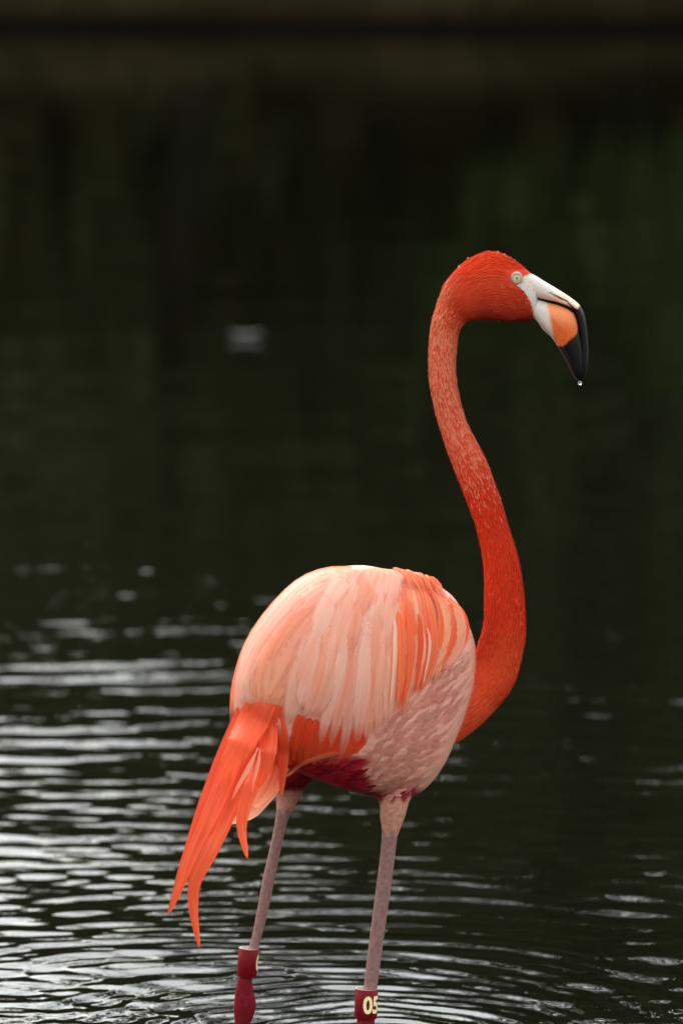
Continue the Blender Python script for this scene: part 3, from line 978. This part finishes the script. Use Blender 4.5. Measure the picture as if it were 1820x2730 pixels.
fid = [0]
def feather(path, width, lift, cols, parent, tipround=0.35, nl=18, nc=9, dep=None, rag=0.0, camber=0.03, root=0.55, depth_shift=None, edge=None, mat=None, name='feather', liftroot=None, edge_fade=0.5, tip_fade=0.14, tilt=0.0005, root_fade=0.0):
    """path: photo pixels root to tip; width in pixels; cols: colours root..tip; edge: colour of the vane margin"""
    fid[0] += 1
    pts = catmull(np.array(path, float), nl)
    if dep is None:
        d, nor = surf(pts)
    else:
        d = np.interp(np.linspace(0, 1, nl), np.linspace(0, 1, len(dep)), dep)
        nor = np.tile(np.array([-0.25, -0.95, 0.15]), (nl, 1))
        for i_, p_ in enumerate(pts):
            h_ = hit(p_, bvh_body)[0]
            if h_ is not None: d[i_] = min(d[i_], h_[1] - 0.0014 - 0.0030 * min(1.0, 2.5 * i_ / nl))
        for _ in range(4): d[1:-1] = np.minimum(d[1:-1], (d[:-2] + 2 * d[1:-1] + d[2:]) / 4)
    if depth_shift is not None:
        d = d + np.interp(np.linspace(0, 1, nl), np.linspace(0, 1, len(depth_shift)), depth_shift)
    C3 = np.array([P(p, k) for p, k in zip(pts, d)])
    T = np.gradient(C3, axis=0); T /= np.linalg.norm(T, axis=1)[:, None] + 1e-9
    S = np.cross(T, nor); S /= np.linalg.norm(S, axis=1)[:, None] + 1e-9
    N = np.cross(S, T)
    if (N * nor).sum() < 0: N = -N
    t = np.linspace(0, 1, nl)
    prof = (root + (1 - root) * smooth01(t / 0.35)) * np.clip((1 - t) / max(tipround, 1e-3), 0, 1) ** 0.55
    prof = np.where(t < 1 - tipround, root + (1 - root) * smooth01(t / 0.35), prof)
    prof = np.maximum(prof, 0.02)
    hw = width * K / 2 * prof
    sx = np.linspace(-1, 1, nc)
    lr = 0.0 if liftroot is None else liftroot
    up = lr + (lift - lr) * smooth01(t / 0.25)
    rgx = np.random.default_rng(1000 + fid[0])
    V = np.zeros((nl, nc, 3)); C = np.zeros((nl, nc, 3)); Fl = np.zeros((nl, nc, 3))
    u = np.concatenate([[0], np.cumsum(np.linalg.norm(np.diff(C3, axis=0), axis=1))])
    cc = catmull(np.array(cols), nl) if len(cols) > 2 else catmull(np.array(cols), nl)
    wob = rgx.normal(0, 0.5, 3)
    for i in range(nl):
        jag = 1 + rag * rgx.normal(0, 0.12, nc)
        off = sx * hw[i] * jag
        h = up[i] + tilt * sx * smooth01(t[i] / .2) - camber * width * K * sx ** 2 + 0.10 * width * K * 0.12 * np.sin(wob[0] + 5 * t[i] + 2 * sx)
        sl = rag * (1 - np.abs(sx)) * 0.0 + rgx.normal(0, 0.0006, nc) * rag * (i == nl - 1)
        V[i] = C3[i] + off[:, None] * S[i] + h[:, None] * N[i] + sl[:, None] * T[i]
        base = np.clip(cc[i], 0, 1)
        e = edge if edge is not None else base
        k = np.abs(sx) ** 3 * 0.75
        C[i] = base * (1 - k[:, None]) + e * k[:, None]
        # rachis a touch darker and warmer
        C[i, nc // 2] = C[i, nc // 2] * np.array([1.0, 0.9, 0.86])
        Fl[i] = np.stack([np.full(nc, u[i]), off, np.full(nc, fid[0] * 0.37)], -1)
    A = np.clip((1 - np.abs(sx)) / edge_fade, 0, 1)[None, :] * np.clip((1 - t) / tip_fade, 0, 1)[:, None]
    if root_fade: A = A * np.clip(t / root_fade, 0, 1)[:, None]
    f = grid_faces(nl, nc)
    me = mesh_np(name, V.reshape(-1, 3), f)
    set_color(me, np.clip(C.reshape(-1, 3), 0, 1), A.reshape(-1)); set_vec(me, Fl.reshape(-1, 3))
    return link(name, me, parent, mat or M_VANE)

# wing base: patch of the near side that carries the feathers
def patch(name, left, right, nu, nv_, off, col, parent):
    L = catmull(np.array([Z2(*p) for p in left]), nv_); R = catmull(np.array([Z2(*p) for p in right]), nv_)
    V = np.zeros((nv_, nu, 3)); Fl = np.zeros((nv_, nu, 3))
    for i in range(nv_):
        row = np.array([L[i] * (1 - s) + R[i] * s for s in np.linspace(0, 1, nu)])
        d, n_ = surf(row)
        for j in range(nu):
            V[i, j] = P(row[j], d[j]) + n_[j] * off
            Fl[i, j] = (i * 0.01, j * 0.01, 0)
    me = mesh_np(name, V.reshape(-1, 3), grid_faces(nv_, nu))
    set_color(me, np.tile(col, (nv_ * nu, 1))); set_vec(me, Fl.reshape(-1, 3))
    return link(name, me, parent, M_VANE)

wing = patch('wing', [(760, 96), (440, 165), (215, 400), (135, 620), (120, 760)], [(980, 120), (1120, 260), (1120, 470), (960, 680), (720, 880)],
             26, 26, 0.0008, lin(244, 178, 150), flamingo)
wing['label'] = 'folded near wing of pale pink and orange feathers'

PALE = lin(250, 184, 157); PINK = lin(249, 170, 138); GREYP = lin(243, 184, 162); PEACH = lin(252, 178, 140); ORG = lin(250, 108, 58)
DEEP = lin(240, 78, 40); WHITEP = lin(251, 196, 172); ROSE = lin(236, 160, 140)
def jit(c, s=0.03):
    return np.clip(c * (1 + RNG.normal(0, s)) * (1 + RNG.normal(0, s * 0.5, 3)), 0, 1)

def row(lines, n, width, lift, colf, parent, jpx=6, tipj=22, order=1, **kw):
    idx = list(range(n))
    for i in (idx if order > 0 else idx[::-1]):
        t = (i + 0.5) / n
        path = []
        for k, ln in enumerate(lines):
            p = lerpline(ln, t) + RNG.normal(0, jpx * (0.4 + 0.6 * k / (len(lines) - 1)), 2)
            path.append(p)
        path[-1] = path[-1] + (path[-1] - path[-2]) / (np.linalg.norm(path[-1] - path[-2]) + 1e-6) * RNG.normal(0, tipj)
        cols, edge = colf(t, i)
        feather([Z2(*p) for p in path], width * RNG.uniform(0.85, 1.15) / 1.742, lift + RNG.uniform(0, .0001), cols, parent, edge=edge, **kw)

# H: orange flight feathers peeping out under the coverts
row([[(405, 735), (760, 845)], [(395, 880), (690, 925)], [(348, 1035), (640, 968)]], 12, 92, 0.0010,
    lambda t, i: ([jit(DEEP), jit(DEEP), jit(lin(238, 92, 56))], jit(ORG)), wing, tipround=0.3)
feather([Z2(*p) for p in ((660, 948), (540, 958), (430, 995), (342, 1068))], 46 / 1.742, 0.0026, [lin(214, 96, 76), lin(246, 130, 92), lin(250, 150, 112)], wing, tipround=.5, root=.3)
# A: far-left sweep along the rump outline
def colA(t, i):
    if t < 0.10: c = ORG
    elif t < 0.2: c = PEACH
    elif t < 0.72: c = GREYP if i % 2 else WHITEP
    else: c = PINK
    if 0.2 <= t < 0.72: return [jit(c), jit(c), jit(c * .6 + GREYP * .4)], jit(WHITEP)
    return [jit(c), jit(c), jit(c * 0.5 + (GREYP if 0.1 < t < .75 else PEACH) * 0.5)], jit(PALE if t > .1 else ORG)
row([[(800, 96), (690, 150)], [(560, 100), (590, 215)], [(395, 172), (480, 290)], [(200, 392), (345, 450)], [(122, 600), (250, 620)], [(92, 830), (215, 752)]], 8, 130, 0.0018, colA, wing, tipround=0.28)
# B: peach block
row([[(600, 230), (720, 180)], [(400, 390), (530, 330)], [(290, 540), (400, 500)], [(215, 742), (318, 745)]], 5, 150, 0.0028,
    lambda t, i: ([jit(PALE), jit(PINK), jit(PEACH)], jit(PEACH)), wing, tipround=0.3)
# C1: long pale coverts
tipsC = [(335, 828), (400, 812), (455, 800), (520, 900), (600, 938), (690, 945), (760, 890), (835, 820)]
def colC(t, i):
    low_ = ROSE if t > 0.3 else lin(240, 182, 160)
    c = [PALE, WHITEP, PINK][i % 3]
    if t > 0.8: c = c * 0.5 + PEACH * 0.5
    return [jit(PALE), jit(c), jit(c), jit(low_)], jit([PEACH, PALE, WHITEP][(i + 1) % 3])
row([[(590, 260), (850, 240)], [(470, 430), (855, 420)], [(385, 640), (850, 640)], tipsC], 11, 150, 0.0038, colC, wing, jpx=4, tipj=24, tip_fade=0.18, tipround=0.4)
# D: orange scapulars
def colD(t, i):
    c = [PEACH, lin(250, 128, 78), lin(248, 104, 58), lin(250, 122, 72), lin(251, 150, 102)][i % 5]
    return [jit(lin(251, 160, 118)), jit(c), jit(c), jit(c * .75 + ROSE * .25)], jit([PEACH, PEACH, PALE, lin(251, 150, 104), PALE][i % 5])
row([[(850, 130), (985, 130)], [(872, 330), (1020, 310)], [(890, 520), (1030, 490)], [(830, 800), (955, 690)]], 9, 92, 0.0038, colD, wing, tipround=0.4)
# E: paler shoulder feathers
def colE(t, i):
    c = [ORG, PEACH, lin(250, 168, 125), PINK][i % 4]
    return [jit(ORG), jit(c), jit(c), jit(c * .6 + lin(232, 170, 150) * .4)], jit(PINK if i % 2 else PEACH)
row([[(960, 125), (1120, 240)], [(1060, 285), (1185, 350)], [(1050, 470), (1150, 450)], [(940, 700), (1085, 560)]], 9, 92, 0.0030, colE, wing, tipround=0.4)
# C2, C3: shorter coverts above
def colC2(t, i):
    c = [WHITEP, PALE, PALE, PINK][i % 4]
    return [jit(PALE), jit(c), jit(c)], jit([PALE, PINK, WHITEP][i % 3])
row([[(580, 190), (850, 150)], [(485, 330), (850, 330)], [(400, 540), (850, 590)]], 7, 150, 0.0043, colC2, wing, tipj=70, jpx=5, tip_fade=0.4, tipround=0.6)
row([[(620, 138), (860, 130)], [(540, 210), (840, 210)], [(450, 370), (830, 380)]], 6, 140, 0.0047, colC2, wing, tipj=60, jpx=5, tip_fade=0.45, tipround=0.6)
row([[(690, 118), (880, 124)], [(640, 160), (870, 170)], [(590, 250), (860, 270)]], 7, 84, 0.0050,
    lambda t, i: ([jit(PEACH), jit(PALE), jit(PALE)], jit(PALE)), wing, tipj=40, tip_fade=0.45, tipround=0.7)
# orange slivers seen between the pale feathers
for pth, wd, c in (
                   ([(850, 170), (872, 420), (866, 600), (850, 740)], 40, lin(250, 118, 68)), ([(890, 170), (912, 420), (905, 600), (872, 720)], 34, lin(249, 108, 60)),
                   ([(845, 260), (845, 420), (838, 560), (815, 760)], 30, WHITEP),
                   ([(940, 200), (962, 420), (950, 560), (930, 690)], 26, DEEP), ([(985, 300), (1000, 450), (985, 560), (960, 660)], 20, WHITEP)):
    feather([Z2(*p) for p in pth], wd * 1.6 / 1.742, 0.0054, [jit(c), jit(c), jit(c)], wing, tipround=0.6, edge=jit(c * .7 + PEACH * .3), root=0.3)
# shoulder tufts
row([[(850, 118), (1015, 142)], [(870, 130), (1050, 175)], [(880, 190), (1080, 260)]], 12, 64, 0.0044,
    lambda t, i: ([jit(lin(250, 140, 95)), jit(lin(250, 126, 78)), jit(ORG if i % 2 else PEACH)], jit(PEACH)), wing, tipround=0.8, tip_fade=0.55, tipj=14)

# tail and long drooping feathers, nearest the camera
def tailf(z3pts, wd, cols, dep, edge=None, **kw):
    feather([Z3(*p) for p in z3pts], wd / 2.24, 0.0, [jit(c, .03) for c in cols], flamingo, dep=dep, edge=edge, mat=M_TAIL, nl=28, camber=0.08, name='tail_feather', **{'edge_fade': 0.25, 'tip_fade': 0.06, **kw})
T_O = lin(250, 102, 62); T_R = lin(236, 84, 48); T_P = lin(252, 176, 140)
D0 = -0.143
tailf([(770, 430), (700, 540), (620, 640), (540, 715), (420, 775)], 95, [T_P, T_P, lin(252, 196, 168)], [-.03, -.07, -.085, -.09], root=.6)
tailf([(700, 330), (690, 460), (640, 570), (570, 680)], 130, [T_O, lin(250, 130, 90), T_P], [-.05, -.08, -.09], root=.8)
tailf([(500, 90), (400, 330), (300, 600), (215, 850), (140, 1070), (75, 1270)], 86, [T_R, T_R, T_R, lin(206, 74, 42)], [D0 + .03, D0 + .012, D0 + .012], tipround=.55, root=.8)
tailf([(560, 60), (470, 330), (350, 640), (240, 880), (145, 1110), (58, 1325)], 120, [T_O, T_O, T_O, lin(214, 80, 46)], [D0 + .03, D0, D0], tipround=.6, root=.8)
tailf([(690, 60), (640, 300), (590, 480), (525, 640), (500, 800), (536, 992)], 104, [T_O, T_O, T_O, lin(236, 100, 62)], [-.075, D0 - .004, D0 - .004], tipround=.5, root=.9)
tailf([(650, 50), (560, 330), (440, 640), (330, 900), (222, 1120), (215, 1310), (252, 1532)], 118, [T_O, T_O, T_O, lin(226, 88, 50), lin(214, 92, 54)], [-.08, D0 - .006, D0 - .006], tipround=.62, root=.8, edge=lin(236, 84, 48))
tailf([(600, 320), (545, 440), (480, 555), (440, 640)], 30, [lin(252, 170, 140), lin(252, 160, 130), T_O], [D0 - .009, D0 - .009], tipround=.6, root=.3)
tailf([(612, 330), (600, 420), (575, 520), (560, 600)], 24, [lin(252, 170, 140), lin(252, 150, 116), T_O], [D0 - .010, D0 - .010], tipround=.6, root=.3)
tailf([(720, 80), (740, 260), (748, 420), (736, 618)], 84, [T_O, T_O, lin(240, 92, 54), lin(226, 84, 48)], [-.085, -.104, -.106], tipround=.55, root=.7)
tailf([(640, 70), (660, 250), (640, 420), (600, 560)], 120, [T_O, T_O, T_O], [-.085, D0 - .002, D0 - .002], tipround=.5, root=.9)
tailf([(700, 110), (722, 200), (728, 290)], 40, [lin(248, 170, 140), lin(248, 150, 120), T_O], [-.100, -.112], tipround=.6, root=.4)
tailf([(630, 40), (550, 190), (440, 400), (340, 640)], 250, [T_O, T_O, T_O], [-.085, D0 - .008, D0 - .008], tipround=.9, root=.75, edge_fade=.4, tip_fade=.6)

# soft contour feathers on breast and belly: too many and too soft to pick apart
def contour(name, polys, count, L, W, dirf, colf, seed, lift=0.0005):
    rg = np.random.default_rng(seed)
    poly = np.array(polys, float)
    lo, hi = poly.min(0), poly.max(0)
    V = []; Fc = []; C = []; Fl = []; k = 0; made = 0; tries = 0
    f0 = np.array(dirf(poly.mean(0))); f0 /= np.linalg.norm(f0); c0 = np.array([-f0[1], f0[0]])
    cand = []
    for ri, a_ in enumerate(np.arange(-1600, 1600, L * 0.30)):
        for b_ in np.arange(-1600, 1600, W * 0.50):
            cand.append(poly.mean(0) + f0 * a_ + c0 * (b_ + (ri % 2) * W * 0.25) + rg.normal(0, W * 0.13, 2))
    cand = np.array(cand); cand = cand[in_poly(cand, poly)]
    for p in cand:
        d = np.array(dirf(p)) + rg.normal(0, 0.13, 2); d /= np.linalg.norm(d)
        ln = L * rg.uniform(0.85, 1.2)
        pts = np.array([Z2(*(p + d * ln * s)) for s in (0, .35, .7, 1.0)])
        loc, nn, _, _ = hit(pts[0])
        if loc is None: continue
        h2 = [hit(q) for q in pts]
        if any(h[0] is None for h in h2): continue
        X3 = np.array([h[0] for h in h2]); N3 = np.array([h[1] for h in h2])
        if abs(X3[-1][1] - X3[0][1]) > 0.06: continue
        T = X3[-1] - X3[0]; T /= np.linalg.norm(T) + 1e-9
        S = np.cross(T, N3[1]); S /= np.linalg.norm(S) + 1e-9
        base = colf(p, rg)
        w_ = W * rg.uniform(0.85, 1.15) * K / 1.742 / 2
        hh = lift * rg.uniform(0.8, 1.2)
        for i, (s, hk) in enumerate(((.6, 0.0), (1.0, .5), (1.0, .85), (.45, 1.2))):
            for j in (-1, 0, 1):
                V.append(X3[i] + S * w_ * s * j + N3[i] * (hh * hk - 0.12 * w_ * abs(j)))
                C.append(np.append(base * (0.94 + 0.11 * i / 3), (0.0 if j else 1.0) * (.5, 1.0, .8, .0)[i])); Fl.append((i * .005 + made, j * w_, made * .13))
        for i in range(3):
            for j in range(2):
                a = k + i * 3 + j
                Fc.append([a, a + 1, a + 4, a + 3])
        k += 12; made += 1
    me = mesh_np(name, V, Fc); C = np.clip(C, 0, 1); set_color(me, C[:, :3], C[:, 3]); set_vec(me, Fl)
    o_ = link(name, me, flamingo, M_DOWN)
    o_['kind'] = 'stuff'
    return o_

def breast_col(p, rg):
    c = [lin(214, 164, 152), lin(232, 180, 164), lin(205, 138, 120), lin(222, 170, 156), lin(228, 150, 124)][rg.integers(5)]
    t = np.clip((p[0] - 1000) / 200, 0, 1)
    c = c * (1 - .35 * t) + lin(226, 140, 116) * .35 * t
    if p[1] > 1040: c = c * 0.6 + lin(140, 60, 58) * 0.4
    wv_ = math.sin(p[0] / 33 + p[1] / 21) * math.sin(p[1] / 37 - p[0] / 90 + 1.0)
    c = c * 0.28 + lin(238, 172, 154) * 0.72
    return c * 0.92 * np.array([1.0, 0.94, 0.91]) * (1 + 0.09 * wv_) * rg.uniform(0.95, 1.05)
contour('breast_feathers', [(1225, 390), (1240, 480), (1205, 680), (1160, 840), (1060, 1040), (960, 1140), (890, 1150), (835, 1060), (825, 985), (800, 935), (810, 885), (850, 840), (880, 790), (900, 720), (1010, 650), (1080, 560), (1150, 470)],
        0, 125, 66, lambda p: (-0.55 - 0.3 * (p[1] - 400) / 700, 0.75 - 0.35 * (p[1] - 400) / 700), breast_col, 5)
contour('thigh_feathers', [(470, 985), (560, 955), (690, 960), (745, 985), (770, 1080), (830, 1150), (700, 1140), (520, 1115), (420, 1090)],
        0, 76, 50, lambda p: (-0.8, 0.35), lambda p, rg: ((lin(206, 84, 76) if p[1] < 985 + 14 * math.sin(p[0] / 30) else [lin(180, 26, 48), lin(164, 20, 42), lin(192, 50, 60), lin(146, 18, 36)][rg.integers(4)]) * rg.uniform(.85, 1.1)), 6)

# ------------------------------------------------------------------ leg bands with raised numerals
def band(at_top, at_bot, r, wall, text_ang, parent):
    A, B = np.array(at_top), np.array(at_bot)
    ax = (B - A); H = np.linalg.norm(ax); ax /= H
    e1 = np.array([1.0, 0, 0]) - ax * ax[0]; e1 /= np.linalg.norm(e1)
    e2 = np.cross(ax, e1)
    if e2[1] > 0: e2 = -e2                       # e2 points to the photographer
    m = 56
    th = np.linspace(0, 2 * math.pi, m, endpoint=False)
    ring = lambda rr, h: A + ax * h + rr * (np.cos(th)[:, None] * e1 + np.sin(th)[:, None] * e2)
    b_ = 0.0004
    rs = [(r - wall, H), (r - b_, H), (r, H - b_), (r, H * .5), (r, b_), (r - b_, 0.0)]
    V = np.vstack([ring(*q) for q in rs])
    o_ = link('leg_band', mesh_np('leg_band', V, grid_faces(len(rs), m, True)), parent, M_BAND)
    V = np.vstack([ring(*q) for q in ((r - b_, 0.0), (r - wall, 0.0), (r - wall, H))])
    link('band_rim', mesh_np('band_rim', V, grid_faces(3, m, True)), o_, M_RIM)
    # numerals wrapped round the band
    cu = bpy.data.curves.new('t', 'FONT'); cu.body = '05'; cu.size = 1.0; cu.offset = 0.035; cu.resolution_u = 6; cu.extrude = 0.0
    to = bpy.data.objects.new('t', cu); COL.objects.link(to)
    md = to.modifiers.new('t', 'TRIANGULATE')
    dg_ = bpy.context.evaluated_depsgraph_get(); dg_.update()
    tm = bpy.data.meshes.new_from_object(to.evaluated_get(dg_))
    bpy.data.objects.remove(to); bpy.data.curves.remove(cu)
    bmt = bmesh.new(); bmt.from_mesh(tm)
    bmesh.ops.subdivide_edges(bmt, edges=[e for e in bmt.edges if e.calc_length() > .15], cuts=2)
    bmesh.ops.triangulate(bmt, faces=bmt.faces)
    xs = [v.co.x for v in bmt.verts]; ys = [v.co.y for v in bmt.verts]
    sc = 0.60 * H / (max(ys) - min(ys))
    for v in bmt.verts:
        ang = text_ang - (v.co.x - min(xs)) * sc * 0.80 / r
        h = H * 0.80 - (v.co.y - min(ys)) * sc
        p = A + ax * h + (r + 0.00022) * (math.cos(ang) * e1 + math.sin(ang) * e2)
        v.co = p
    bmt.to_mesh(tm); bmt.free()
    link('numeral', tm, o_, M_DIGIT)
    return o_
bn = band(P(Z4(1090, 536), -.015), P(Z4(1082, 742), -.015), 81 / 2.613 * K, 0.0016, 1.83, flamingo)
bf_ = band(P(Z4(270, 255), .045), P(Z4(256, 446), .045), 72 / 2.613 * K, 0.0016, 0.62, flamingo)

# ------------------------------------------------------------------ water drops
def drop_mesh(name, r, stretch=1.0):
    bmx = bmesh.new()
    bmesh.ops.create_uvsphere(bmx, u_segments=24, v_segments=16, radius=r)
    for v in bmx.verts:
        if v.co.z > 0: 
            k = v.co.z / r
            v.co.z *= 1 + stretch * k
            v.co.x *= 1 - 0.35 * k; v.co.y *= 1 - 0.35 * k
    me = bpy.data.meshes.new(name); bmx.to_mesh(me); bmx.free()
    me.polygons.foreach_set('use_smooth', np.ones(len(me.polygons), bool))
    return me
dr = link('water_drop', drop_mesh('water_drop', 0.0020, 0.35), None, M_DROP)
dr.location = P(Z1(1341, 1208), NECK_D)
tag(dr, 'clear water drop hanging from the tip of the black bill', 'water drop')

# beads of water on head and throat
bmx = bmesh.new()
rg = np.random.default_rng(12)
spots = [(610, 152), (680, 158), (733, 176), (748, 208), (675, 232), (795, 242), (527, 276), (568, 258), (372, 275), (330, 380), (257, 420), (210, 538),
         (620, 690), (540, 686), (690, 703), (750, 693), (810, 690), (906, 566), (912, 634), (945, 698), (628, 606), (787, 610), (700, 306), (448, 216), (818, 222), (470, 640), (560, 640)]
for q in spots:
    c_ = np.array([650.0, 440.0]); p = np.array(q, float)
    loc = None
    for s in np.linspace(1, .9, 12):
        loc, nn, _, _ = hit(Z1(*(c_ + (p - c_) * s)))
        if loc is not None: break
    if loc is None: continue
    r = rg.uniform(0.0006, 0.0012)
    bmesh.ops.create_icosphere(bmx, subdivisions=2, radius=r, matrix=Matrix.Translation(loc + nn * (r * 0.7 + 0.0002)))
me = bpy.data.meshes.new('water_beads'); bmx.to_mesh(me); bmx.free()
me.polygons.foreach_set('use_smooth', np.ones(len(me.polygons), bool))
wb = link('water_beads', me, flamingo, M_DROP); wb['kind'] = 'stuff'

# added pale sliver standing in for a reflection on the water beyond the bird
fp = np.array([-0.185, 7.15, 0.002])
n_, m_ = 14, 7
V = []
for i in range(n_):
    t = i / (n_ - 1)
    w_ = 0.014 * math.sin(math.pi * (0.08 + 0.9 * t)) ** 0.7
    for j in range(m_):
        s = j / (m_ - 1) * 2 - 1
        V.append(fp + np.array([(t - .5) * .062, s * w_, 0.003 + 0.005 * (2 * t - 1) ** 2 + 0.006 * (1 - s * s)]))
me = mesh_np('reflection_card', V, grid_faces(n_, m_))
set_color(me, np.tile(lin(72, 76, 66), (len(V), 1))); set_vec(me, [(v[0], v[1], 0) for v in V])
ff_ = link('reflection_card', me, None, M_VANE)
tag(ff_, 'small dull grey sliver standing in for a reflection on the dark water behind the bird', 'leaf')
